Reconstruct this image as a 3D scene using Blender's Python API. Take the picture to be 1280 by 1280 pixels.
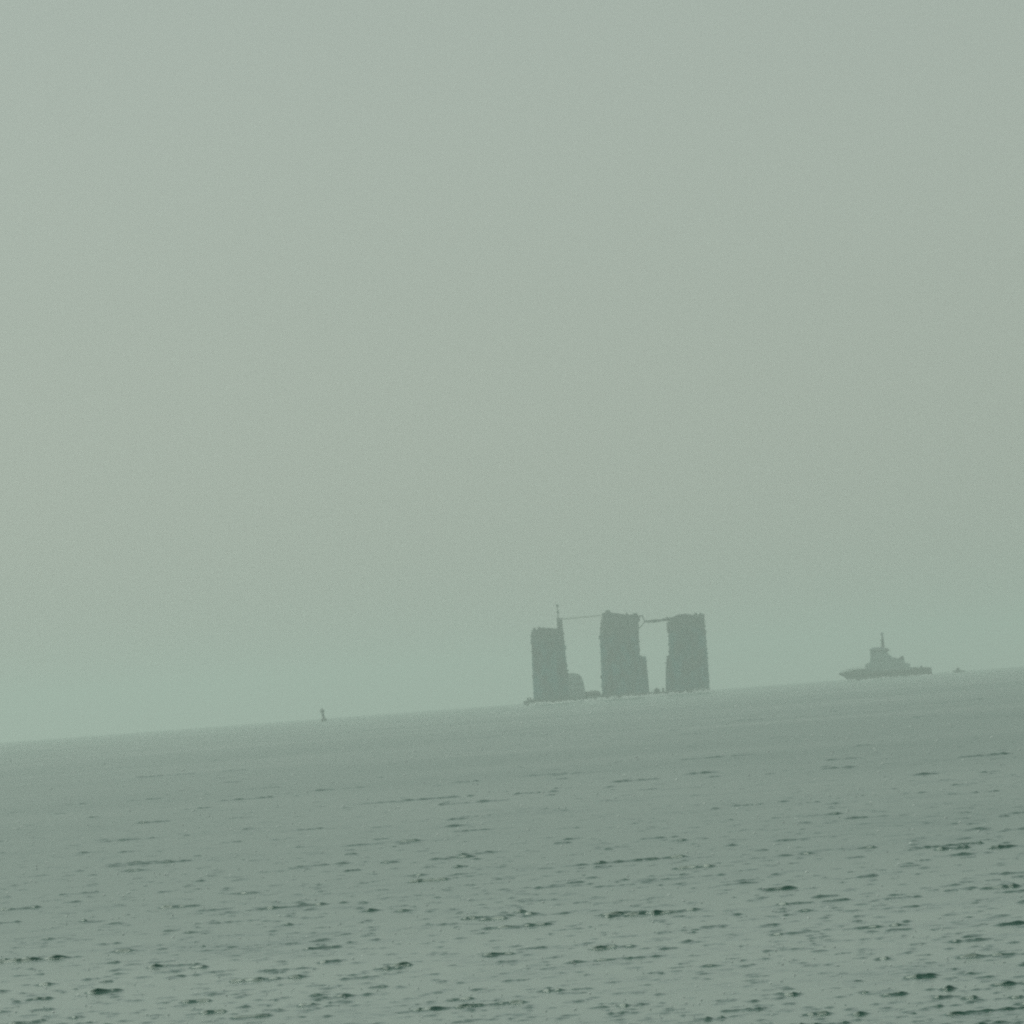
import bpy, bmesh, math, random
import numpy as np
from mathutils import Matrix, Vector

S = bpy.context.scene
for o in list(bpy.data.objects):
    bpy.data.objects.remove(o, do_unlink=True)

# ------------------------------------------------------------------ camera
CAM_H = 6.0                      # eye height over the water (m)
EARTH = 6371000.0                # the sea curves away, as it really does
FOV = math.radians(7.0)
PITCH = math.radians(1.2349)
ROLL = math.atan(0.0745)
cd = bpy.data.cameras.new('camera')
cam = bpy.data.objects.new('camera', cd)
S.collection.objects.link(cam)
cd.sensor_fit = 'HORIZONTAL'
cd.angle = FOV
cd.clip_start = 0.5
cd.clip_end = 60000.0
fwd = Vector((0, math.cos(PITCH), math.sin(PITCH)))
upw = Vector((0, -math.sin(PITCH), math.cos(PITCH)))
c, s = math.cos(ROLL), math.sin(ROLL)
rgt = Vector((1, 0, 0)) * c - upw * s
cup = Vector((1, 0, 0)) * s + upw * c
cam.matrix_world = Matrix(((rgt.x, cup.x, -fwd.x, 0), (rgt.y, cup.y, -fwd.y, 0),
                           (rgt.z, cup.z, -fwd.z, CAM_H), (0, 0, 0, 1)))
S.camera = cam

# ------------------------------------------------------------------ sky, sun, exposure
SUN_EL, SUN_AZ = math.radians(46), math.radians(-40)     # azimuth clockwise from +Y
w = bpy.data.worlds.new('World')
S.world = w
w.use_nodes = True
nt = w.node_tree
nt.nodes.clear()
sky = nt.nodes.new('ShaderNodeTexSky')
sky.sky_type = 'NISHITA'
sky.sun_disc = False
sky.sun_elevation = SUN_EL
sky.sun_rotation = SUN_AZ
sky.altitude = 0
sky.air_density = 1.0
sky.dust_density = 1.3
sky.ozone_density = 1.0
hs = nt.nodes.new('ShaderNodeHueSaturation')
hs.inputs['Saturation'].default_value = 0.25
tint = nt.nodes.new('ShaderNodeMix')
tint.data_type = 'RGBA'
tint.blend_type = 'MULTIPLY'
tint.inputs[0].default_value = 1.0
tint.inputs[7].default_value = (0.876, 1.0, 0.895, 1)
bg = nt.nodes.new('ShaderNodeBackground')
bg.inputs['Strength'].default_value = 0.075
out = nt.nodes.new('ShaderNodeOutputWorld')
nt.links.new(sky.outputs[0], hs.inputs['Color'])
nt.links.new(hs.outputs[0], tint.inputs[6])
veil = nt.nodes.new('ShaderNodeMix')             # even overcast veil over the clear-sky model
veil.data_type = 'RGBA'
veil.inputs[0].default_value = 0.60
veil.inputs[7].default_value = (3.84, 4.40, 3.93, 1)
nt.links.new(tint.outputs[2], veil.inputs[6])
nt.links.new(veil.outputs[2], bg.inputs['Color'])
nt.links.new(bg.outputs[0], out.inputs['Surface'])

ld = bpy.data.lights.new('sun', 'SUN')
ld.energy = 1.5
ld.angle = math.radians(60)     # the disc is lost in the haze
ld.color = (0.92, 1.0, 0.86)
sun = bpy.data.objects.new('sun', ld)
S.collection.objects.link(sun)
sd = Vector((math.sin(SUN_AZ) * math.cos(SUN_EL), math.cos(SUN_AZ) * math.cos(SUN_EL), math.sin(SUN_EL)))
sun.rotation_euler = sd.to_track_quat('Z', 'Y').to_euler()
sun.location = sd * 3000

S.view_settings.view_transform = 'Standard'
S.view_settings.look = 'None'
S.view_settings.gamma = 1.0
S.view_settings.use_curve_mapping = False
S.view_settings.exposure = 0.12
S.cycles.max_bounces = 8
S.cycles.volume_bounces = 3
S.cycles.use_denoising = False
S.cycles.filter_width = 2.3
S.cycles.sample_clamp_indirect = 4.0

# ------------------------------------------------------------------ materials
def sock(n, *names):
    for k in names:
        if k in n.inputs:
            return n.inputs[k]

def paint(name, col, var=0.25, scale=0.4, rough=0.55, streak=1.0, metal=0.0):
    """weathered paint: large patches, vertical rain streaks and a little rust"""
    m = bpy.data.materials.new(name)
    m.use_nodes = True
    t = m.node_tree
    b = t.nodes['Principled BSDF']
    co = t.nodes.new('ShaderNodeTexCoord')
    mp = t.nodes.new('ShaderNodeMapping')
    mp.inputs['Scale'].default_value = (1, 1, 0.22 * streak)
    n1 = t.nodes.new('ShaderNodeTexNoise')
    n1.inputs['Scale'].default_value = scale
    n1.inputs['Detail'].default_value = 8
    n1.inputs['Roughness'].default_value = 0.65
    r = t.nodes.new('ShaderNodeValToRGB')
    lo = tuple(x * (1 - var) for x in col)
    hi = tuple(min(1, x * (1 + var)) for x in col)
    r.color_ramp.elements[0].position = 0.3
    r.color_ramp.elements[0].color = (*lo, 1)
    r.color_ramp.elements[1].position = 0.7
    r.color_ramp.elements[1].color = (*hi, 1)
    n2 = t.nodes.new('ShaderNodeTexNoise')
    n2.inputs['Scale'].default_value = scale * 2.7
    n2.inputs['Detail'].default_value = 10
    r2 = t.nodes.new('ShaderNodeValToRGB')
    r2.color_ramp.elements[0].position = 0.62
    r2.color_ramp.elements[1].position = 0.74
    mx = t.nodes.new('ShaderNodeMix')
    mx.data_type = 'RGBA'
    mx.inputs[7].default_value = (col[0] * 0.9 + 0.03, col[1] * 0.7 + 0.01, col[2] * 0.6, 1)
    t.links.new(co.outputs['Object'], mp.inputs['Vector'])
    t.links.new(mp.outputs[0], n1.inputs['Vector'])
    t.links.new(mp.outputs[0], n2.inputs['Vector'])
    t.links.new(n1.outputs[0], r.inputs[0])
    t.links.new(n2.outputs[0], r2.inputs[0])
    t.links.new(r2.outputs[0], mx.inputs[0])
    t.links.new(r.outputs[0], mx.inputs[6])
    t.links.new(mx.outputs[2], b.inputs['Base Color'])
    b.inputs['Roughness'].default_value = rough
    b.inputs['Metallic'].default_value = metal
    bp = t.nodes.new('ShaderNodeBump')
    bp.inputs['Strength'].default_value = 0.2
    bp.inputs['Distance'].default_value = 0.05
    t.links.new(n2.outputs[0], bp.inputs['Height'])
    t.links.new(bp.outputs[0], b.inputs['Normal'])
    return m

def column_paint():
    m = paint('column_paint', (0.006, 0.110, 0.125), 0.9, 0.2)
    t = m.node_tree
    for n in t.nodes:
        if n.type == 'VALTORGB' and n.color_ramp.elements[0].position < 0.5:
            n.color_ramp.elements[0].position, n.color_ramp.elements[1].position = 0.42, 0.60
        if n.type == 'MAPPING':
            n.inputs['Scale'].default_value = (1, 1, 0.5)
    b = t.nodes['Principled BSDF']
    src = b.inputs['Base Color'].links[0].from_socket
    co = t.nodes.new('ShaderNodeTexCoord')
    sp = t.nodes.new('ShaderNodeSeparateXYZ')
    nz = t.nodes.new('ShaderNodeTexNoise')
    nz.inputs['Scale'].default_value = 0.16
    nz.inputs['Detail'].default_value = 5
    ad = t.nodes.new('ShaderNodeMath')
    ad.operation = 'MULTIPLY_ADD'
    ad.inputs[1].default_value = 22.0
    mr = t.nodes.new('ShaderNodeMapRange')
    mr.inputs['From Min'].default_value = 42.0
    mr.inputs['From Max'].default_value = 48.0
    mx = t.nodes.new('ShaderNodeMix')
    mx.data_type = 'RGBA'
    mx.inputs[7].default_value = (0.10, 0.115, 0.105, 1)
    t.links.new(co.outputs['Object'], sp.inputs[0])
    t.links.new(co.outputs['Object'], nz.inputs['Vector'])
    t.links.new(nz.outputs[0], ad.inputs[0])
    t.links.new(sp.outputs['Z'], ad.inputs[2])
    t.links.new(ad.outputs[0], mr.inputs['Value'])
    t.links.new(mr.outputs[0], mx.inputs[0])
    t.links.new(src, mx.inputs[6])
    t.links.new(mx.outputs[2], b.inputs['Base Color'])
    return m

M = {
    'column':  column_paint(),
    'hull':    paint('hull_paint', (0.050, 0.075, 0.068), 0.3, 0.3),
    'deck':    paint('deck_paint', (0.07, 0.085, 0.08), 0.3, 0.4),
    'steel':   paint('dark_steel', (0.05, 0.06, 0.055), 0.3, 0.8),
    'pale':    paint('pale_steel', (0.30, 0.31, 0.20), 0.2, 0.8),
    'rope':    paint('wire', (0.04, 0.045, 0.04), 0.2, 2.0),
    'shipg':   paint('ship_grey', (0.34, 0.42, 0.40), 0.4, 0.5),
    'shipl':   paint('ship_light_grey', (0.42, 0.47, 0.50), 0.15, 0.6),
    'shiph':   paint('ship_hull_paint', (0.13, 0.15, 0.12), 0.35, 0.4),
    'buoy':    paint('buoy_paint', (0.09, 0.10, 0.075), 0.3, 1.2),
    'rubber':  paint('rubber', (0.02, 0.02, 0.02), 0.2, 2.0, 0.8),
}
gm = bpy.data.materials.new('window_glass')
gm.use_nodes = True
b = gm.node_tree.nodes['Principled BSDF']
b.inputs['Base Color'].default_value = (0.02, 0.025, 0.03, 1)
b.inputs['Roughness'].default_value = 0.08
M['glass'] = gm

# ------------------------------------------------------------------ mesh helpers
def box(bm, x0, x1, y0, y1, z0, z1, bev=0.0):
    vs = [bm.verts.new((x, y, z)) for x in (x0, x1) for y in (y0, y1) for z in (z0, z1)]
    q = [(0, 1, 3, 2), (4, 6, 7, 5), (0, 4, 5, 1), (2, 3, 7, 6), (0, 2, 6, 4), (1, 5, 7, 3)]
    fs = [bm.faces.new([vs[i] for i in f]) for f in q]
    if bev > 0:
        es = list({e for f in fs for e in f.edges})
        bmesh.ops.bevel(bm, geom=es, offset=bev, segments=2, affect='EDGES', profile=0.5)

def bar(bm, p, q, r, n=8, r2=None):
    """round bar from p to q, tapering from r to r2"""
    p, q = Vector(p), Vector(q)
    r2 = r if r2 is None else r2
    d = (q - p).normalized()
    a = d.orthogonal().normalized()
    e = d.cross(a)
    A, B = [], []
    for i in range(n):
        t = 2 * math.pi * i / n
        v = a * math.cos(t) + e * math.sin(t)
        A.append(bm.verts.new(p + v * r))
        B.append(bm.verts.new(q + v * r2))
    for i in range(n):
        j = (i + 1) % n
        bm.faces.new((A[i], A[j], B[j], B[i]))
    bm.faces.new(A[::-1])
    bm.faces.new(B)

def lathe(bm, prof, cx=0, cy=0, n=24):
    rings = []
    for r, z in prof:
        rings.append([bm.verts.new((cx + r * math.cos(2 * math.pi * i / n), cy + r * math.sin(2 * math.pi * i / n), z)) for i in range(n)])
    for a, b2 in zip(rings, rings[1:]):
        for i in range(n):
            j = (i + 1) % n
            bm.faces.new((a[i], a[j], b2[j], b2[i]))
    bm.faces.new(rings[0][::-1])
    bm.faces.new(rings[-1])

def loft(bm, rings):
    R = [[bm.verts.new(p) for p in ring] for ring in rings]
    n = len(R[0])
    for a, b2 in zip(R, R[1:]):
        for i in range(n):
            j = (i + 1) % n
            bm.faces.new((a[i], a[j], b2[j], b2[i]))
    bm.faces.new(R[0][::-1])
    bm.faces.new(R[-1])

def chamfer_ring(x0, x1, hy, ch, z, dz=0.0):
    p = [(x0 + ch, -hy), (x1 - ch, -hy), (x1, -hy + ch), (x1, hy - ch), (x1 - ch, hy), (x0 + ch, hy), (x0, hy - ch), (x0, -hy + ch)]
    return [(x, y, z + dz * (x - (x0 + x1) / 2)) for x, y in p]

def prism(bm, pts, y0, y1):
    """polygon in the xz plane, given its thickness along y"""
    A = [bm.verts.new((x, y0, z)) for x, z in pts]
    B = [bm.verts.new((x, y1, z)) for x, z in pts]
    n = len(pts)
    bm.faces.new(A)
    bm.faces.new(B[::-1])
    for i in range(n):
        j = (i + 1) % n
        bm.faces.new((A[j], A[i], B[i], B[j]))

def rail(bm, pts, h=1.1, r=0.07, gap=2.0):
    for (a, b2) in zip(pts, pts[1:]):
        a, b2 = Vector(a), Vector(b2)
        n = max(1, int((b2 - a).length / gap))
        for i in range(n + 1):
            p = a.lerp(b2, i / n)
            bar(bm, p, p + Vector((0, 0, h)), r, 6)
        for k in (0.5, 1.0):
            bar(bm, a + Vector((0, 0, h * k)), b2 + Vector((0, 0, h * k)), r * 0.8, 6)

def lattice(bm, p, q, wd, n, r):
    """square lattice girder between p and q"""
    p, q = Vector(p), Vector(q)
    d = (q - p).normalized()
    a = Vector((0, 1, 0)) if abs(d.y) < 0.9 else Vector((1, 0, 0))
    e = d.cross(a).normalized()
    cs = [a * (wd / 2 * i) + e * (wd / 2 * j) for i, j in ((-1, -1), (1, -1), (1, 1), (-1, 1))]
    for k in cs:
        bar(bm, p + k, q + k, r, 6)
    for i in range(n):
        t0, t1 = p.lerp(q, i / n), p.lerp(q, (i + 1) / n)
        for k in range(4):
            bar(bm, t0 + cs[k], t1 + cs[(k + 1) % 4], r * 0.7, 5)
            bar(bm, t1 + cs[k], t1 + cs[(k + 1) % 4], r * 0.7, 5)

def obj(name, bm, mat, parent=None, smooth=False):
    bmesh.ops.recalc_face_normals(bm, faces=bm.faces)
    me = bpy.data.meshes.new(name)
    bm.to_mesh(me)
    bm.free()
    if smooth:
        for p in me.polygons:
            p.use_smooth = True
        try:
            me.set_sharp_from_angle(angle=math.radians(40))
        except Exception:
            pass
    o = bpy.data.objects.new(name, me)
    S.collection.objects.link(o)
    me.materials.append(M[mat] if isinstance(mat, str) else mat)
    if parent:
        o.parent = parent
    return o

def thing(name, label, cat, loc, rot=(0, 0, 0)):
    o = bpy.data.objects.new(name, None)
    S.collection.objects.link(o)
    o.location = loc
    o.rotation_euler = rot
    o['label'] = label
    o['category'] = cat
    return o

def sea_z(x, y):
    return -(x * x + y * y) / (2 * EARTH)

def at(x, y, dz=0.0):
    return (x, y, sea_z(x, y) + dz)

B = bmesh.new

# ------------------------------------------------------------------ water: one sheet, all the way past the horizon
rng = np.random.default_rng(11)

def spectrum(L, N, lam_peak, lam_min, spread, head):
    k1 = 2 * np.pi * np.fft.fftfreq(N, L / N)
    kx, ky = np.meshgrid(k1, k1, indexing='ij')
    k = np.hypot(kx, ky)
    k[0, 0] = 1
    kp = 2 * np.pi / lam_peak
    P = k ** -4.0 * np.exp(-1.25 * (kp / k) ** 2) * np.exp(-(k * lam_min / (2 * np.pi)) ** 2)
    cs = (kx * math.cos(head) + ky * math.sin(head)) / k
    P *= np.where(cs > 0, cs, 0.15 * np.abs(cs)) ** spread
    P[0, 0] = 0
    g = rng.normal(size=(N, N)) + 1j * rng.normal(size=(N, N))
    return kx, ky, k, g * np.sqrt(P)

class Tile:
    """periodic patch of wind sea, kept in several low-passed copies"""
    LP = (0.0, 0.5, 1.1, 2.4, 5.0, 10.0)
    def __init__(self, L, N, lam_peak, lam_min, spread, head, slope):
        self.L, self.N = L, N
        kx, ky, k, h = spectrum(L, N, lam_peak, lam_min, spread, head)
        s0 = np.hypot(np.fft.ifft2(1j * kx * h).real.std(), np.fft.ifft2(1j * ky * h).real.std())
        h = h * slope / s0
        self.lv = []
        self.slope = []
        for lp in self.LP:
            f = h * np.exp(-(k * lp / (2 * np.pi)) ** 2)
            z = np.fft.ifft2(f).real
            dx = np.fft.ifft2(1j * kx / k * f).real
            dy = np.fft.ifft2(1j * ky / k * f).real
            sl = math.hypot(np.fft.ifft2(1j * kx * f).real.std(), np.fft.ifft2(1j * ky * f).real.std())
            self.lv.append(np.stack([dx, dy, z], -1).astype(np.float32))
            self.slope.append(sl)
    def sample(self, x, y, lev):
        """lev: fractional low-pass level per row of x"""
        u = x / self.L * self.N
        v = y / self.L * self.N
        i = np.floor(u).astype(np.int64)
        j = np.floor(v).astype(np.int64)
        fu = (u - i)[..., None].astype(np.float32)
        fv = (v - j)[..., None].astype(np.float32)
        i0, j0, i1, j1 = i % self.N, j % self.N, (i + 1) % self.N, (j + 1) % self.N
        res = np.zeros(x.shape + (3,), np.float32)
        n = len(self.lv)
        for q in range(n):
            wq = np.clip(1 - np.abs(lev - q), 0, 1).astype(np.float32)
            rows = np.nonzero(wq > 0)[0]
            if len(rows) == 0:
                continue
            a, b2 = rows[0], rows[-1] + 1
            T = self.lv[q]
            I0, J0, I1, J1, U, V = i0[a:b2], j0[a:b2], i1[a:b2], j1[a:b2], fu[a:b2], fv[a:b2]
            r = (T[I0, J0] * (1 - U) + T[I1, J0] * U) * (1 - V) + (T[I0, J1] * (1 - U) + T[I1, J1] * U) * V
            res[a:b2] += r * wq[a:b2, None, None]
        return res

def lerp_table(lev, tab):
    i = np.clip(np.floor(lev).astype(int), 0, len(tab) - 1)
    j = np.clip(i + 1, 0, len(tab) - 1)
    f = lev - np.floor(lev)
    t = np.asarray(tab)
    return t[i] * (1 - f) + t[j] * f

def vnoise(x, y, sc, seed):
    """smooth value noise, about -1..1"""
    r = np.random.default_rng(seed)
    G = r.uniform(-1, 1, (64, 64))
    u, v = x / sc, y / sc
    i, j = np.floor(u).astype(int), np.floor(v).astype(int)
    fu, fv = u - i, v - j
    fu, fv = fu * fu * (3 - 2 * fu), fv * fv * (3 - 2 * fv)
    g = lambda a, b2: G[a % 64, b2 % 64]
    return (g(i, j) * (1 - fu) + g(i + 1, j) * fu) * (1 - fv) + (g(i, j + 1) * (1 - fu) + g(i + 1, j + 1) * fu) * fv

def wavelets(r, az, X, Y):
    """steep little wind wavelets scattered over the near water: short broken chains of
    clear-cut crests, and a dense cover of low ripples between them"""
    g = np.random.default_rng(29)
    Z = np.zeros_like(X)
    half = math.radians(7.1)
    def crest(rr, x, y, th, Lu, sv, am, k):
        ct, st = math.cos(th), math.sin(th)
        ext = Lu + 3 * sv
        ed = 3.2 * sv + Lu * abs(st)
        i0, i1 = np.searchsorted(r, (rr - ed, rr + ed))
        aa = math.atan2(x, y)
        j0, j1 = np.searchsorted(az[:NFINE], (aa - ext / rr, aa + ext / rr))
        if j1 <= j0 or i1 <= i0:
            return
        dx, dy = X[i0:i1, j0:j1] - x, Y[i0:i1, j0:j1] - y
        u, v = dx * ct + dy * st, -dx * st + dy * ct
        un = u / Lu
        v = v + sv * (0.45 * np.sin(2.3 * un + k) + 0.2 * np.sin(5.7 * un + 2 * k))
        env = np.clip(1 - un * un, 0, 1) ** 0.8 * (0.8 + 0.2 * np.sin(4.3 * un + 1.7 * k))
        sh = np.where(v < 0, np.exp(-(v / sv) ** 2), np.exp(-(v / (2.2 * sv)) ** 2))
        new = am * env * sh
        P = Z[i0:i1, j0:j1]
        Z[i0:i1, j0:j1] = np.maximum(P, new) + 0.25 * np.minimum(P, new)
    def place():
        rr = CAM_H / g.uniform(CAM_H / 1250.0, CAM_H / 108.0)
        a0 = g.uniform(-half, half)
        return rr, rr * math.sin(a0), rr * math.cos(a0)
    for k in range(RIPPLES):
        rr, x, y = place()
        gs = (rr / 150.0) ** 0.5
        sv = max(gs * g.uniform(0.06, 0.11), 0.62e-3 * rr)
        crest(rr, x, y, g.normal(0.05, 0.3), gs * g.uniform(0.06, 0.24), sv, min(sv * g.uniform(0.08, 0.30), 0.05) * (150.0 / rr) ** 0.4, k)
    for k in range(CHAINS):
        rr, x, y = place()
        patch = float(vnoise(np.array([x + 500.0]), np.array([y * 0.5]), 5.0, 8)[0]) + float(vnoise(np.array([x]), np.array([y * 0.5 + 90]), 16.0, 9)[0])
        if patch < g.uniform(-1.8, 0.4):
            continue
        gs = (rr / 150.0) ** 0.5
        gh = (rr / 150.0) ** 0.2
        th = g.normal(0.05, 0.15)
        big = min(g.exponential(0.8), 2.6)
        n = 1 + int(g.exponential(0.4 + 0.6 * big))
        for q in range(min(n, 5)):
            Lu = gs * g.uniform(0.10, 0.26) * (0.70 + 0.42 * big)
            sv = max(gs * g.uniform(0.065, 0.11), 0.62e-3 * rr)
            am = min(0.85 * sv, gh * g.uniform(0.5, 1.0) * (0.034 + 0.031 * big))
            crest(rr, x, y, th + g.normal(0, 0.1), Lu, sv, am, 3.7 * k + q)
            step = Lu * g.uniform(0.9, 2.0)
            x += math.cos(th) * step
            y += math.sin(th) * step + g.normal(0, 0.5 * sv)
            rr = math.hypot(x, y)
    return Z

NFINE = 780
RIPPLES = 10200
CHAINS = 3700

def build_water():
    # rings of radius
    r = [0.0, 2, 6, 15, 30, 50, 70, 84, 92, 98, 102]
    x = 104.0
    q = 1.0004
    while x < 1300:
        r.append(x); x *= q
        q = 1.0004 + 0.00025 * min(1.0, max(0.0, (x - 200) / 500))
    while x < 4200:
        r.append(x); x *= 1.0016
    while x < 14000:
        r.append(x); x *= 1.012
    r[0] = 0.4
    r = np.array(r)
    fine = math.radians(7.2)
    az = np.concatenate([np.linspace(-fine, fine, NFINE), np.linspace(fine, 2 * math.pi - fine, 70)[1:-1]])
    nr, na = len(r), len(az)
    R, A = np.meshgrid(r, az, indexing='ij')
    X, Y = R * np.sin(A), R * np.cos(A)
    dr = np.gradient(r)
    dr = np.maximum(dr, r * (az[1] - az[0]))
    tiles = (Tile(41.0, 1024, 1.0, 0.16, 1.2, math.radians(-97), WAVE[0]),
             Tile(67.3, 1024, 2.3, 0.25, 1.6, math.radians(-78), WAVE[1]))
    Z = np.zeros_like(X)
    DX, DY = np.zeros_like(X), np.zeros_like(X)
    miss = np.zeros(nr)
    aw = np.abs(((A + math.pi) % (2 * math.pi)) - math.pi)
    amp = np.clip((fine - aw) / math.radians(0.25), 0, 1) * np.clip((R - 103) / 5, 0, 1)
    # gusts: the chop comes in groups
    gust = vnoise(X + 300, Y * 0.45, 1.7, 3) + 0.9 * vnoise(X * 0.7, Y * 0.4 + 70, 4.5, 4) + 0.6 * vnoise(X, Y * 0.5, 23.0, 5)
    gust = 0.42 * np.exp(0.95 * gust)
    gmean = float(np.mean(gust[(R > 130) & (R < 400) & (amp > 0.9)] ** 2))
    for t, rot in zip(tiles, (0.0, 0.41)):
        # wavelength the mesh can carry there -> low-pass level
        lam = 3.2 * dr
        lev = np.interp(lam, (0.25, 0.6, 1.2, 2.6, 5.5, 11.0), range(6))
        cr, sr = math.cos(rot), math.sin(rot)
        d = t.sample(X * cr - Y * sr, X * sr + Y * cr, lev)
        ddx = d[..., 0] * cr + d[..., 1] * sr
        ddy = -d[..., 0] * sr + d[..., 1] * cr
        f = np.clip((13.0 - lam) / 5.0, 0, 1)[:, None]
        Z += d[..., 2] * amp * gust * f
        DX += ddx * amp * gust * f * CHOP
        DY += ddy * amp * gust * f * CHOP
        sl = lerp_table(lev, t.slope) * f[:, 0]
        miss += np.maximum(t.slope[0] ** 2 - sl ** 2, 0)
    ZB = wavelets(r, az, X, Y) * amp
    Z += ZB
    X2, Y2 = X + DX, Y + DY - LEAN * (Z - ZB) - 1.1 * ZB
    Z += -(X2 ** 2 + Y2 ** 2) / (2 * EARTH)
    micro = np.sqrt(0.9 * gmean * miss[:, None] * np.ones_like(X) + MICRO ** 2 + (1 - amp) * 0.055 ** 2)
    paws = vnoise(X + 900, Y * 0.5, 31.0, 21) + 0.8 * vnoise(X * 0.5, Y * 0.25 + 400, 47.0, 22)
    micro *= 1 + 0.20 * paws * np.clip(R / 400, 0.15, 1)
    nv = nr * na
    co = np.stack([X2, Y2, Z], -1).reshape(-1, 3).astype(np.float32)
    I = np.arange(nv).reshape(nr, na)
    a, b2 = I[:-1], I[1:]
    # counter-clockwise seen from above (azimuth runs clockwise)
    q = np.stack([a, b2, np.roll(b2, -1, 1), np.roll(a, -1, 1)], -1).reshape(-1, 4)[:, ::-1]
    q = np.stack([a, np.roll(a, -1, 1), np.roll(b2, -1, 1), b2], -1).reshape(-1, 4)[:, ::-1]
    nf = len(q)
    me = bpy.data.meshes.new('water')
    me.vertices.add(nv)
    me.vertices.foreach_set('co', co.ravel())
    me.loops.add(nf * 4)
    me.loops.foreach_set('vertex_index', q.ravel().astype(np.int32))
    me.polygons.add(nf)
    me.polygons.foreach_set('loop_start', np.arange(0, nf * 4, 4, dtype=np.int32))
    me.polygons.foreach_set('use_smooth', np.ones(nf, dtype=bool))
    at_ = me.attributes.new('ripple', 'FLOAT', 'POINT')
    at_.data.foreach_set('value', micro.ravel().astype(np.float32))
    me.update(calc_edges=True)
    o = bpy.data.objects.new('water', me)
    S.collection.objects.link(o)
    o['kind'] = 'structure'
    m = bpy.data.materials.new('sea_water')
    m.use_nodes = True
    t = m.node_tree
    p = t.nodes['Principled BSDF']
    p.inputs['Base Color'].default_value = WATER_COL
    p.inputs['IOR'].default_value = 1.333
    an = t.nodes.new('ShaderNodeAttribute')
    an.attribute_name = 'ripple'
    mt = t.nodes.new('ShaderNodeMath')      # GGX alpha = 1.41 * rms slope, roughness = sqrt(alpha)
    mt.operation = 'MULTIPLY'
    mt.inputs[1].default_value = 1.41
    sq = t.nodes.new('ShaderNodeMath')
    sq.operation = 'SQRT'
    t.links.new(an.outputs['Fac'], mt.inputs[0])
    t.links.new(mt.outputs[0], sq.inputs[0])
    t.links.new(sq.outputs[0], p.inputs['Roughness'])
    me.materials.append(m)
    return o

WAVE = (0.052, 0.026)     # rms slopes of the two wave trains
CHOP = 0.9
MICRO = 0.013
LEAN = 1.2
WATER_COL = (0.006, 0.078, 0.052, 1)
water = build_water()

# ------------------------------------------------------------------ floating platform
PX, PY = 48.7, 4500.0
plat = thing('floating_platform',
             'hazy grey floating platform with three tall block columns, low hull and thin mast',
             'platform', at(PX, PY))

bm = B()
# long low hull, raked at both ends
loft(bm, [
    [(-50.2, -9, 1.3), (-50.2, 9, 1.3), (-50.2, 9, 2.7), (-50.2, -9, 2.7)],
    [(-46.5, -19, -1.2), (-46.5, 19, -1.2), (-46.5, 19, 3.3), (-46.5, -19, 3.3)],
    [(-43.5, -21, -3.0), (-43.5, 21, -3.0), (-43.5, 21, 3.1), (-43.5, -21, 3.1)],
    [(-8.0, -21, -3.0), (-8.0, 21, -3.0), (-8.0, 21, 2.7), (-8.0, -21, 2.7)],
    [(30.0, -21, -3.0), (30.0, 21, -3.0), (30.0, 21, 2.3), (30.0, -21, 2.3)],
    [(50.4, -20, -3.0), (50.4, 20, -3.0), (50.4, 20, 1.9), (50.4, -20, 1.9)]])
hull = obj('hull', bm, 'hull', plat)
bm = B()
for yy in (-21.3, 21.3):
    box(bm, -44, 50, yy - 0.28, yy + 0.28, 1.35, 1.75, 0.08)
obj('rubbing_strake', bm, 'rubber', hull)
bm = B()
rail(bm, [(-45, -20.4, 3.15), (-8, -20.4, 2.72), (30, -20.4, 2.32), (50, -19.6, 1.95)], 1.1, 0.06, 2.5)
obj('railing', bm, 'steel', hull)

random.seed(4)
def column(rows, hy, ribs, top):
    """rows (z, x0, x1) from the deck up; ribs: heights of the horizontal stiffeners; top: roof profile"""
    bm = B()
    loft(bm, [chamfer_ring(x0, x1, hy, 1.5, z) for z, x0, x1 in rows])
    zs = [q[0] for q in rows]
    for z in ribs:
        x0 = float(np.interp(z, zs, [q[1] for q in rows])) - 0.3 - random.random() * 0.25
        x1 = float(np.interp(z, zs, [q[2] for q in rows])) + 0.3 + random.random() * 0.25
        h = 0.25 + random.random() * 0.45
        loft(bm, [chamfer_ring(x0, x1, hy + 0.35, 1.6, z), chamfer_ring(x0, x1, hy + 0.35, 1.6, z + h)])
    z = 5.0
    while z < zs[-1] - 1.5:                      # small landings, pipe ends and boxes along the edges
        x0 = float(np.interp(z, zs, [q[1] for q in rows]))
        x1 = float(np.interp(z, zs, [q[2] for q in rows]))
        e = 0.25 + 0.75 * random.random() ** 2
        h = 0.5 + 1.6 * random.random()
        y = random.uniform(-hy + 2, hy - 2)
        wd = 0.6 + random.random() * 1.6
        if random.random() < 0.5:
            box(bm, x0 - e, x0 + 0.5, y - wd, y + wd, z, z + h, 0.08)
        else:
            box(bm, x1 - 0.5, x1 + e, y - wd, y + wd, z, z + h, 0.08)
        z += 1.5 + 3.5 * random.random()
    o = obj('column', bm, 'column', plat)
    bm = B()
    prism(bm, top, -hy + 1.2, hy - 1.2)
    obj('roof_house', bm, 'deck', o)
    return o

# left column
lt = column([(2.9, -44.5, -25.3), (16, -44.1, -25.5), (26, -43.8, -25.7), (32, -43.5, -25.8), (39.3, -43.3, -26.0)], 9.5,
            (6.5, 11.2, 15.6, 19.8, 24.3, 28.6, 33.0, 36.9),
            [(-42.6, 39.3), (-27.2, 39.3), (-27.2, 39.9), (-31.2, 40.5), (-34.0, 41.0), (-38.5, 40.5), (-42.6, 39.7)])
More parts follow.
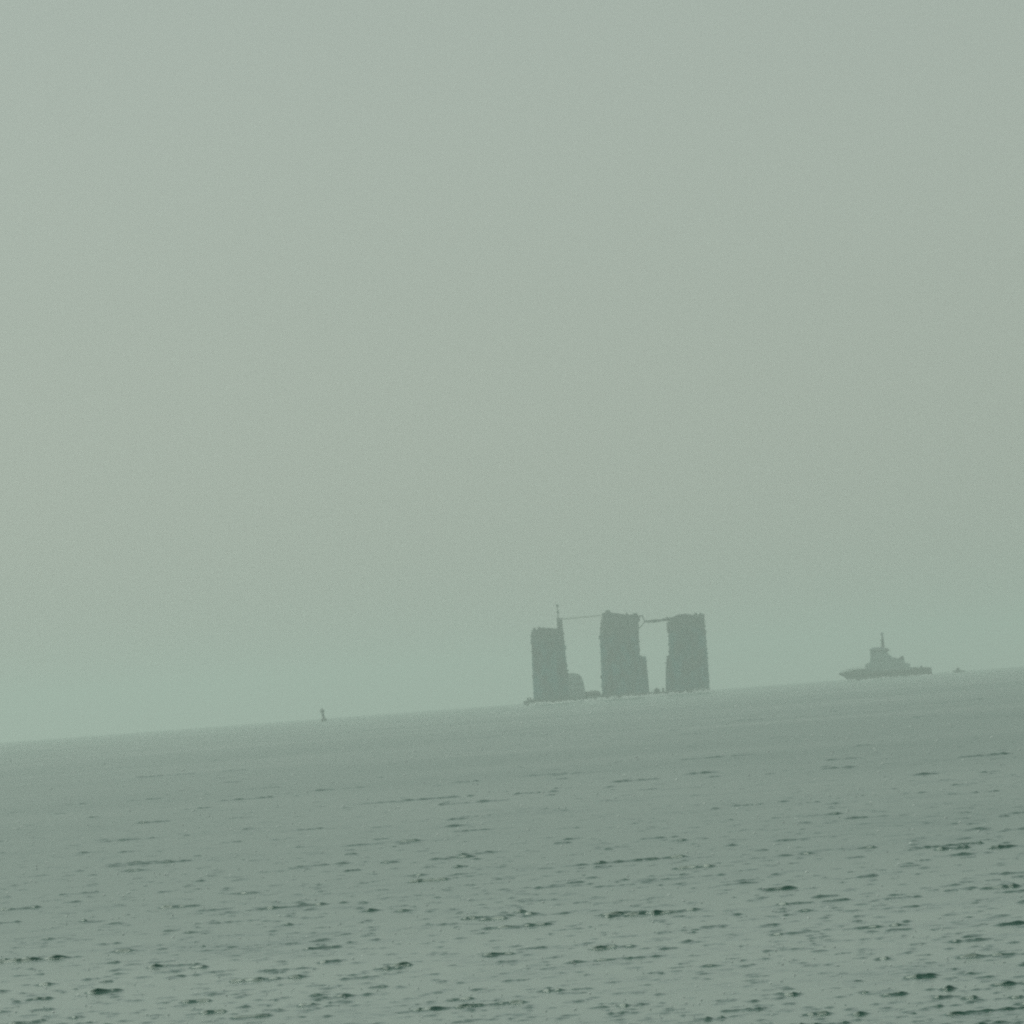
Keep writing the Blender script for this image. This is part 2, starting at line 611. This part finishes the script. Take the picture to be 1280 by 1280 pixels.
# middle column
mc = column([(2.6, -7.6, 14.9), (8, -7.4, 14.6), (22, -6.9, 13.9), (36, -6.4, 14.3), (43.4, -5.2, 14.5)], 9.8,
            (7.2, 12.4, 16.9, 21.0, 25.4, 29.9, 34.6, 38.4, 41.3),
            [(-4.4, 43.4), (13.6, 43.4), (13.0, 43.9), (8.6, 44.0), (7.2, 45.2), (3.4, 46.1), (0.4, 46.6), (-0.6, 48.1), (-2.5, 48.1), (-2.7, 47.0), (-4.4, 46.6)])
# right column
rc = column([(2.2, 29.3, 49.9), (10, 29.6, 50.1), (22, 29.9, 50.2), (32, 30.3, 50.1), (40.7, 31.4, 50.0)], 9.2,
            (5.9, 9.7, 14.4, 18.2, 23.1, 27.2, 31.5, 35.4, 38.6),
            [(33.0, 40.7), (49.2, 40.7), (49.2, 41.2), (45.4, 41.3), (42.5, 42.5), (40.0, 43.1), (36.5, 42.9), (34.6, 42.5), (33.0, 41.3)])

for col_, x, y0, z0, z1 in ((lt, -30.0, -10.2, 3.2, 39), (mc, 9.0, -10.6, 2.8, 43), (rc, 45.0, -9.9, 2.4, 40.5)):
    bm = B()
    for q in (-0.35, 0.35):
        bar(bm, (x + q, y0, z0), (x + q, y0, z1), 0.08, 6)
    z = z0
    while z < z1:
        bar(bm, (x - 0.35, y0, z), (x + 0.35, y0, z), 0.05, 5)
        z += 0.6
    obj('ladder', bm, 'steel', col_)
for col_, x0, x1, hy, z in ((lt, -43.1, -26.2, 9.3, 39.3), (mc, -5.0, 14.3, 9.6, 43.4), (rc, 31.6, 49.8, 9.0, 40.7)):
    bm = B()
    rail(bm, [(x0, -hy, z), (x1, -hy, z), (x1, hy, z), (x0, hy, z), (x0, -hy, z)], 1.1, 0.07, 1.8)
    obj('railing', bm, 'steel', col_)

# tanks, vents and lockers standing on the roofs
for col_, x0, x1, zt in ((lt, -41.5, -29.5, 39.3), (mc, 8.2, 13.4, 43.4), (rc, 44.5, 48.6, 40.7)):
    for k in range(4):
        bm = B()
        x, y = random.uniform(x0, x1), random.uniform(-7.5, -4.5)
        wd, h = random.uniform(0.5, 1.2), random.uniform(1.2, 2.3)
        box(bm, x - wd, x + wd, y - 0.7, y + 0.7, zt, zt + h, 0.1)
        bar(bm, (x, y, zt + h), (x, y, zt + h + random.uniform(0.3, 1.0)), 0.16, 8)
        obj('vent_locker', bm, 'steel', col_)

# stepped casings on the lower halves of the middle and right columns
bm = B()
loft(bm, [chamfer_ring(13.6, 17.6, 7.5, 0.6, 2.5), chamfer_ring(13.6, 17.4, 7.5, 0.6, 14.0), chamfer_ring(13.4, 17.2, 7.5, 0.6, 22.0)])
for z in (8.2, 13.6, 18.9):
    box(bm, 13.4, 17.9, -7.8, 7.8, z, z + 0.5)
obj('side_casing', bm, 'column', mc)
bm = B()
loft(bm, [chamfer_ring(26.6, 30.4, 7.5, 0.6, 2.2), chamfer_ring(27.3, 30.5, 7.5, 0.6, 12.0), chamfer_ring(28.5, 30.6, 7.5, 0.6, 21.4)])
for z in (6.1, 11.8, 17.2):
    box(bm, 27.1, 30.6, -7.8, 7.8, z, z + 0.5)
obj('side_casing', bm, 'column', rc)
# rounded swelling where the right column meets its overhanging shoulder
bm = B()
box(bm, 29.7, 31.8, -6.5, 6.5, 33.5, 39.2, 0.5)
obj('shoulder', bm, 'column', rc)
bm = B()
box(bm, 48.9, 50.3, -2.0, 2.0, 40.7, 42.2, 0.2)
obj('post', bm, 'column', rc)

# deckhouse and gear between left and middle columns
bm = B()
prism(bm, [(-26.2, 2.9), (-16.7, 2.9), (-16.9, 9.0), (-17.9, 13.2), (-19.2, 14.9), (-22.2, 15.8), (-26.2, 15.9)], -8, 8)
dh = obj('deckhouse', bm, 'shipg', plat)
for zz in (6.0, 9.4, 12.4):
    for k in range(4):
        bm = B()
        x = -24.4 + k * 1.75
        box(bm, x, x + 0.9, -8.06, -7.9, zz, zz + 0.9)
        obj('window', bm, 'glass', dh)
bm = B()
lathe(bm, [(3.9, 2.8), (4.1, 3.4), (4.0, 4.4), (3.1, 5.2), (1.2, 5.7)], -12.6, -9, 24)
obj('winch_drum', bm, 'steel', plat, True)
bm = B()
prism(bm, [(-17.2, 2.8), (-8.0, 2.7), (-8.6, 4.3), (-13.0, 4.9), (-17.2, 5.6)], 2, 12)
obj('deck_ramp', bm, 'deck', plat)
bm = B()
box(bm, 20.2, 23.2, -12, -8.5, 2.4, 4.0, 0.25)
box(bm, 20.9, 22.3, -11.6, -9.2, 4.0, 4.6, 0.2)
obj('winch', bm, 'steel', plat)
for x in (-47.6, -46.2, 25.0):
    bm = B()
    lathe(bm, [(0.45, 2.3), (0.45, 4.0), (0.62, 4.1), (0.62, 4.35)], x, -12, 12)
    obj('bollard', bm, 'steel', plat)

# mast on the left column, with a long boom over to the middle column
bm = B()
lattice(bm, (-27.6, 0, 39.3), (-27.6, 0, 45.7), 2.5, 5, 0.26)
box(bm, -28.4, -26.7, -0.9, 0.9, 40.0, 44.3, 0.1)
box(bm, -29.1, -25.9, -1.5, 1.5, 45.4, 45.9, 0.1)
mast = obj('mast', bm, 'steel', plat)
bm = B()
bar(bm, (-28.15, 0, 45.8), (-28.15, 0, 53.0), 0.34, 8, 0.22)
box(bm, -28.8, -27.5, -0.6, 0.6, 51.9, 53.2, 0.1)
box(bm, -28.6, -27.6, -0.5, 0.5, 48.2, 49.6, 0.1)
bar(bm, (-29.1, 0, 49.2), (-27.2, 0, 49.2), 0.14, 6)
obj('topmast', bm, 'steel', mast)
bm = B()
lattice(bm, (-26.2, 0, 45.1), (-4.6, 0, 45.6), 0.5, 20, 0.07)
obj('boom', bm, 'pale', mast)

# gantry landing on the middle column and the walkway over to the right one
bm = B()
box(bm, 8.4, 17.6, -3.4, 3.4, 43.42, 44.0)
box(bm, 9.6, 12.6, -2.4, 2.4, 44.0, 44.7)
bar(bm, (17.0, -2.5, 43.4), (18.2, -2.5, 40.6), 0.24)
bar(bm, (17.0, 2.5, 43.4), (18.2, 2.5, 40.6), 0.24)
bar(bm, (18.2, -2.5, 40.6), (14.3, -2.5, 36.6), 0.24)
bar(bm, (18.2, 2.5, 40.6), (14.3, 2.5, 36.6), 0.24)
box(bm, 13.8, 15.6, -3, 3, 40.9, 43.4)
obj('landing', bm, 'steel', plat)
bm = B()
lattice(bm, (17.9, -1.5, 40.6), (32.2, -1.5, 40.7), 0.75, 12, 0.16)
lattice(bm, (17.9, 1.5, 40.6), (32.2, 1.5, 40.7), 0.75, 12, 0.16)
box(bm, 17.8, 32.2, -1.4, 1.4, 40.2, 40.38)
box(bm, 27.6, 33.6, -2.4, 2.4, 40.05, 41.5, 0.15)
box(bm, 22.6, 24.4, -1.7, 1.7, 39.9, 41.3, 0.1)
box(bm, 29.4, 30.6, -1.2, 1.2, 41.5, 42.1, 0.1)
bar(bm, (19.5, -1.6, 39.7), (26.5, -1.6, 39.8), 0.14)
obj('walkway', bm, 'steel', plat)

# ------------------------------------------------------------------ grey ship
SX, SY = 210.3, 4900.0
ship = thing('patrol_ship', 'grey ship with stepped superstructure and a single pole mast, bow to the left',
             'ship', at(SX, SY))
ship.scale = (1.256, 1.256, 1.256)
def hull_ring(x, hb, zk, zt, flare):
    hw = hb * flare
    return [(x, 0, zk), (x, -hw * 0.75, zk + 0.35), (x, -hw, max(zk + 0.9, 0.6)), (x, -hb, zt), (x, hb, zt), (x, hw, max(zk + 0.9, 0.6)), (x, hw * 0.75, zk + 0.35)]
bm = B()
loft(bm, [hull_ring(-21.0, 0.2, 3.3, 4.0, 0.6), hull_ring(-19.2, 1.5, 2.5, 4.3, 0.5), hull_ring(-16.9, 2.9, 0.3, 4.8, 0.55),
          hull_ring(-14.5, 4.0, -1.8, 5.2, 0.7), hull_ring(-11.5, 4.8, -2.2, 5.4, 0.8), hull_ring(-8.6, 5.2, -2.2, 5.2, 0.88),
          hull_ring(-8.0, 5.3, -2.2, 3.9, 0.9), hull_ring(4, 5.4, -2.2, 3.6, 0.95), hull_ring(13, 5.3, -2.0, 3.4, 0.95),
          hull_ring(18, 5.1, -1.2, 3.2, 0.95), hull_ring(21.9, 4.7, 0.1, 3.1, 0.92)])
sh = obj('hull', bm, 'shiph', ship, True)
for q in (-1, 1):
    bm = B()
    for xa, xb in ((-14, -8), (-8, 4), (4, 13), (13, 21)):
        bar(bm, (xa, q * 5.25 if xa > -9 else q * 4.2, 2.3), (xb, q * 5.35, 2.3), 0.22, 6)
    obj('fender', bm, 'rubber', sh)
bm = B()
prism(bm, [(-8.7, 3.6), (12.2, 3.5), (12.0, 6.1), (9.6, 6.9), (-6.6, 7.9), (-8.6, 7.5)], -4.6, 4.6)
sup = obj('superstructure', bm, 'shipg', ship)
bm = B()
prism(bm, [(-6.9, 7.0), (9.9, 6.6), (9.7, 7.6), (6.8, 8.9), (4.9, 9.6), (-5.9, 9.9)], -4.1, 4.1)
obj('boat_deck', bm, 'shipg', sup)
bm = B()
prism(bm, [(-6.0, 9.5), (4.7, 9.4), (2.6, 11.2), (2.2, 12.1), (-5.9, 12.2)], -3.7, 3.7)
br = obj('bridge_deck', bm, 'shipg', sup)
bm = B()
loft(bm, [chamfer_ring(-5.6, 2.0, 3.3, 0.7, 12.05), chamfer_ring(-5.9, 2.2, 3.5, 0.7, 13.9)])
wh = obj('wheelhouse', bm, 'shipg', ship)
for q in (-1, 1):
    for k in range(6):
        bm = B()
        x = -4.7 + k * 1.02
        box(bm, x, x + 0.8, q * 3.44 - 0.06, q * 3.44 + 0.06, 12.75, 13.5)
        obj('window', bm, 'glass', wh)
bm = B()
box(bm, -6.2, 2.4, -3.7, 3.7, 13.9, 14.3, 0.1)
box(bm, -5.0, -0.5, -2.4, 2.4, 14.3, 14.9, 0.2)
obj('roof', bm, 'shipl', wh)
bm = B()
box(bm, 1.2, 3.0, -4.3, 4.3, 12.6, 13.6, 0.1)
obj('bridge_wing', bm, 'steel', wh)
bm = B()
bar(bm, (0.2, 0, 14.2), (0.35, 0, 19.0), 0.78, 10, 0.62)
bar(bm, (0.35, 0, 19.0), (0.45, 0, 21.6), 0.36, 8, 0.28)
mst = obj('mast', bm, 'steel', ship)
bm = B()
lathe(bm, [(0.3, 20.2), (0.75, 20.5), (0.8, 21.0), (0.4, 21.6)], 0.2, 0, 16)
obj('radar_dome', bm, 'shipl', mst, True)
bm = B()
bar(bm, (-0.9, -1.4, 17.9), (-0.1, 1.4, 17.9), 0.16, 8)
bar(bm, (0.3, -1.6, 16.4), (0.3, 1.6, 16.4), 0.1, 6)
obj('radar_bar', bm, 'steel', mst)
for q in (-1, 1):
    bm = B()
    prism(bm, [(6.2, 6.9), (9.6, 6.8), (9.4, 9.9), (8.9, 10.0), (7.4, 9.2), (6.4, 8.6)], q * 2.6 - 0.9, q * 2.6 + 0.9)
    obj('funnel', bm, 'steel', ship)
bm = B()
box(bm, 12.6, 15.4, -2.2, 2.2, 3.3, 4.3, 0.2)
lathe(bm, [(0.55, 3.4), (0.55, 4.6), (0.7, 4.7)], 17.4, 0, 12)
obj('tow_winch', bm, 'steel', ship)
bm = B()
for q in (-1, 1):
    prism(bm, [(12.4, 3.2), (21.8, 3.0), (21.7, 3.7), (17.0, 4.1), (12.4, 4.3)], q * 4.95 - 0.1, q * 4.95 + 0.1)
box(bm, 21.5, 21.75, -4.85, 4.85, 3.0, 3.7)
obj('bulwark', bm, 'shiph', ship)
bm = B()
rail(bm, [(-8.9, -4.9, 5.2), (-14.5, -3.9, 5.2), (-20.3, -0.6, 4.2)], 0.9, 0.05, 1.6)
rail(bm, [(-8.9, 4.9, 5.2), (-14.5, 3.9, 5.2), (-20.3, 0.6, 4.2)], 0.9, 0.05, 1.6)
obj('railing', bm, 'steel', ship)

# ------------------------------------------------------------------ buoy
NX, NY = -106.9, 4400.0
buoy = thing('navigation_buoy', 'small dark navigation buoy with round float, thin waist and lantern, leaning left',
             'buoy', at(NX + 0.3, NY), (0, math.radians(-6), 0))
buoy.scale = (1.19, 1.19, 1.19)
bm = B()
lathe(bm, [(0.7, -1.0), (1.2, -0.5), (1.35, 0.2), (1.35, 0.8), (1.1, 1.25), (0.5, 1.5)], 0, 0, 28)
obj('float', bm, 'buoy', buoy, True)
bm = B()
for i in range(4):
    a = math.pi / 4 + i * math.pi / 2
    bar(bm, (0.85 * math.cos(a), 0.85 * math.sin(a), 1.2), (0.5 * math.cos(a), 0.5 * math.sin(a), 4.1), 0.12, 8)
for z, q in ((1.9, 0.77), (2.8, 0.65), (3.6, 0.56)):
    for i in range(4):
        a, b2 = math.pi / 4 + i * math.pi / 2, math.pi / 4 + (i + 1) * math.pi / 2
        bar(bm, (q * math.cos(a), q * math.sin(a), z), (q * math.cos(b2), q * math.sin(b2), z), 0.07, 6)
box(bm, -0.28, 0.28, -0.28, 0.28, 1.4, 4.1)
obj('tower', bm, 'buoy', buoy)
bm = B()
lathe(bm, [(0.5, 3.95), (0.95, 4.1), (1.0, 4.5), (0.95, 5.1), (0.7, 5.2)], 0, 0, 24)
obj('cage', bm, 'buoy', buoy, True)
bm = B()
lathe(bm, [(0.3, 5.2), (0.34, 5.55), (0.26, 5.85), (0.1, 5.95)], 0, 0, 16)
obj('lantern', bm, 'steel', buoy, True)

# ------------------------------------------------------------------ far small boat
FX, FY = 290.7, 5600.0
boat = thing('motor_boat', 'tiny faint motor boat with a low cabin far behind the grey ship',
             'boat', at(FX, FY))
boat.scale = (1.167, 1.167, 1.167)
bm = B()
loft(bm, [hull_ring(-3.9, 0.1, 0.6, 1.35, 0.6), hull_ring(-3.0, 0.8, 0.0, 1.3, 0.6), hull_ring(-1.2, 1.3, -0.4, 1.15, 0.8),
          hull_ring(1.5, 1.4, -0.4, 1.0, 0.9), hull_ring(3.1, 1.3, -0.2, 0.95, 0.9)])
obj('hull', bm, 'shiph', boat, True)
bm = B()
prism(bm, [(-2.5, 1.0), (0.3, 1.0), (0.1, 2.5), (-1.7, 2.6)], -1.0, 1.0)
cb = obj('cabin', bm, 'steel', boat)
bm = B()
bar(bm, (-1.0, 0, 2.5), (-1.0, 0, 3.6), 0.09, 6)
obj('mast', bm, 'steel', cb)

# ------------------------------------------------------------------ foam along the waterlines
fm = bpy.data.materials.new('foam')
fm.use_nodes = True
fm.node_tree.nodes['Principled BSDF'].inputs['Base Color'].default_value = (0.8, 0.84, 0.82, 1)
fm.node_tree.nodes['Principled BSDF'].inputs['Roughness'].default_value = 0.9
def wash(x0, x1, y0, y1, n, hmax, seed):
    g = random.Random(seed)
    bm = B()
    for i in range(n):
        x, y = g.uniform(x0, x1), g.uniform(y0, y1)
        lx, ly, h = g.uniform(0.4, 2.2), g.uniform(0.4, 1.3), hmax * (0.2 + 0.8 * g.random() ** 2)
        zb = sea_z(x, y)
        N = 9
        rings = []
        for f, q in ((1.0, -0.15), (0.8, 0.45), (0.42, 0.9)):
            rings.append([(x + lx * f * math.cos(2 * math.pi * k / N) * g.uniform(0.75, 1.2), y + ly * f * math.sin(2 * math.pi * k / N), zb + h * q * g.uniform(0.8, 1.2)) for k in range(N)])
        loft(bm, rings)
    o = obj('foam', bm, fm, None, True)
    o['kind'] = 'stuff'
wash(PX - 46, PX + 52, PY - 30, PY - 23, 380, 1.9, 5)
wash(SX - 21, SX + 27, SY - 12, SY - 7, 70, 1.4, 6)

# flecks of foam left by breaking wavelets, out over the open water
def flecks(n, seed):
    g = random.Random(seed)
    bm = B()
    half = math.radians(7.1)
    for i in range(n):
        rr = CAM_H / g.uniform(CAM_H / 4000.0, CAM_H / 130.0)
        a = g.uniform(-half, half)
        x, y = rr * math.sin(a), rr * math.cos(a)
        px = rr * 0.95e-4
        lx, h = px * g.uniform(0.6, 2.2), px * g.uniform(0.5, 1.2)
        ly = lx * g.uniform(0.6, 1.2)
        zb = sea_z(x, y) + 0.10 * min(1.0, rr / 1500.0)
        rings = []
        for f, q in ((1.0, -0.6), (0.85, 0.4), (0.4, 1.0)):
            rings.append([(x + lx * f * math.cos(2 * math.pi * k / 6) * g.uniform(0.75, 1.2), y + ly * f * math.sin(2 * math.pi * k / 6), zb + h * q) for k in range(6)])
        loft(bm, rings)
    o = obj('foam', bm, fm, None, True)
    o['kind'] = 'stuff'
flecks(2600, 17)

# ------------------------------------------------------------------ haze: a closed box of even, pale air
HAZE_D = 0.000205
HAZE_C = (0.91, 1.0, 0.968, 1)
bm = B()
box(bm, -13000, 13000, -13000, 13000, -28.0, 58.0)
hm = bpy.data.materials.new('haze_air')
hm.use_nodes = True
t = hm.node_tree
t.nodes.clear()
pv = t.nodes.new('ShaderNodeVolumePrincipled')
pv.inputs['Color'].default_value = HAZE_C
pv.inputs['Density'].default_value = HAZE_D
pv.inputs['Anisotropy'].default_value = 0.5
oo = t.nodes.new('ShaderNodeOutputMaterial')
t.links.new(pv.outputs[0], oo.inputs['Volume'])
hz = obj('haze', bm, hm)
hz['kind'] = 'stuff'
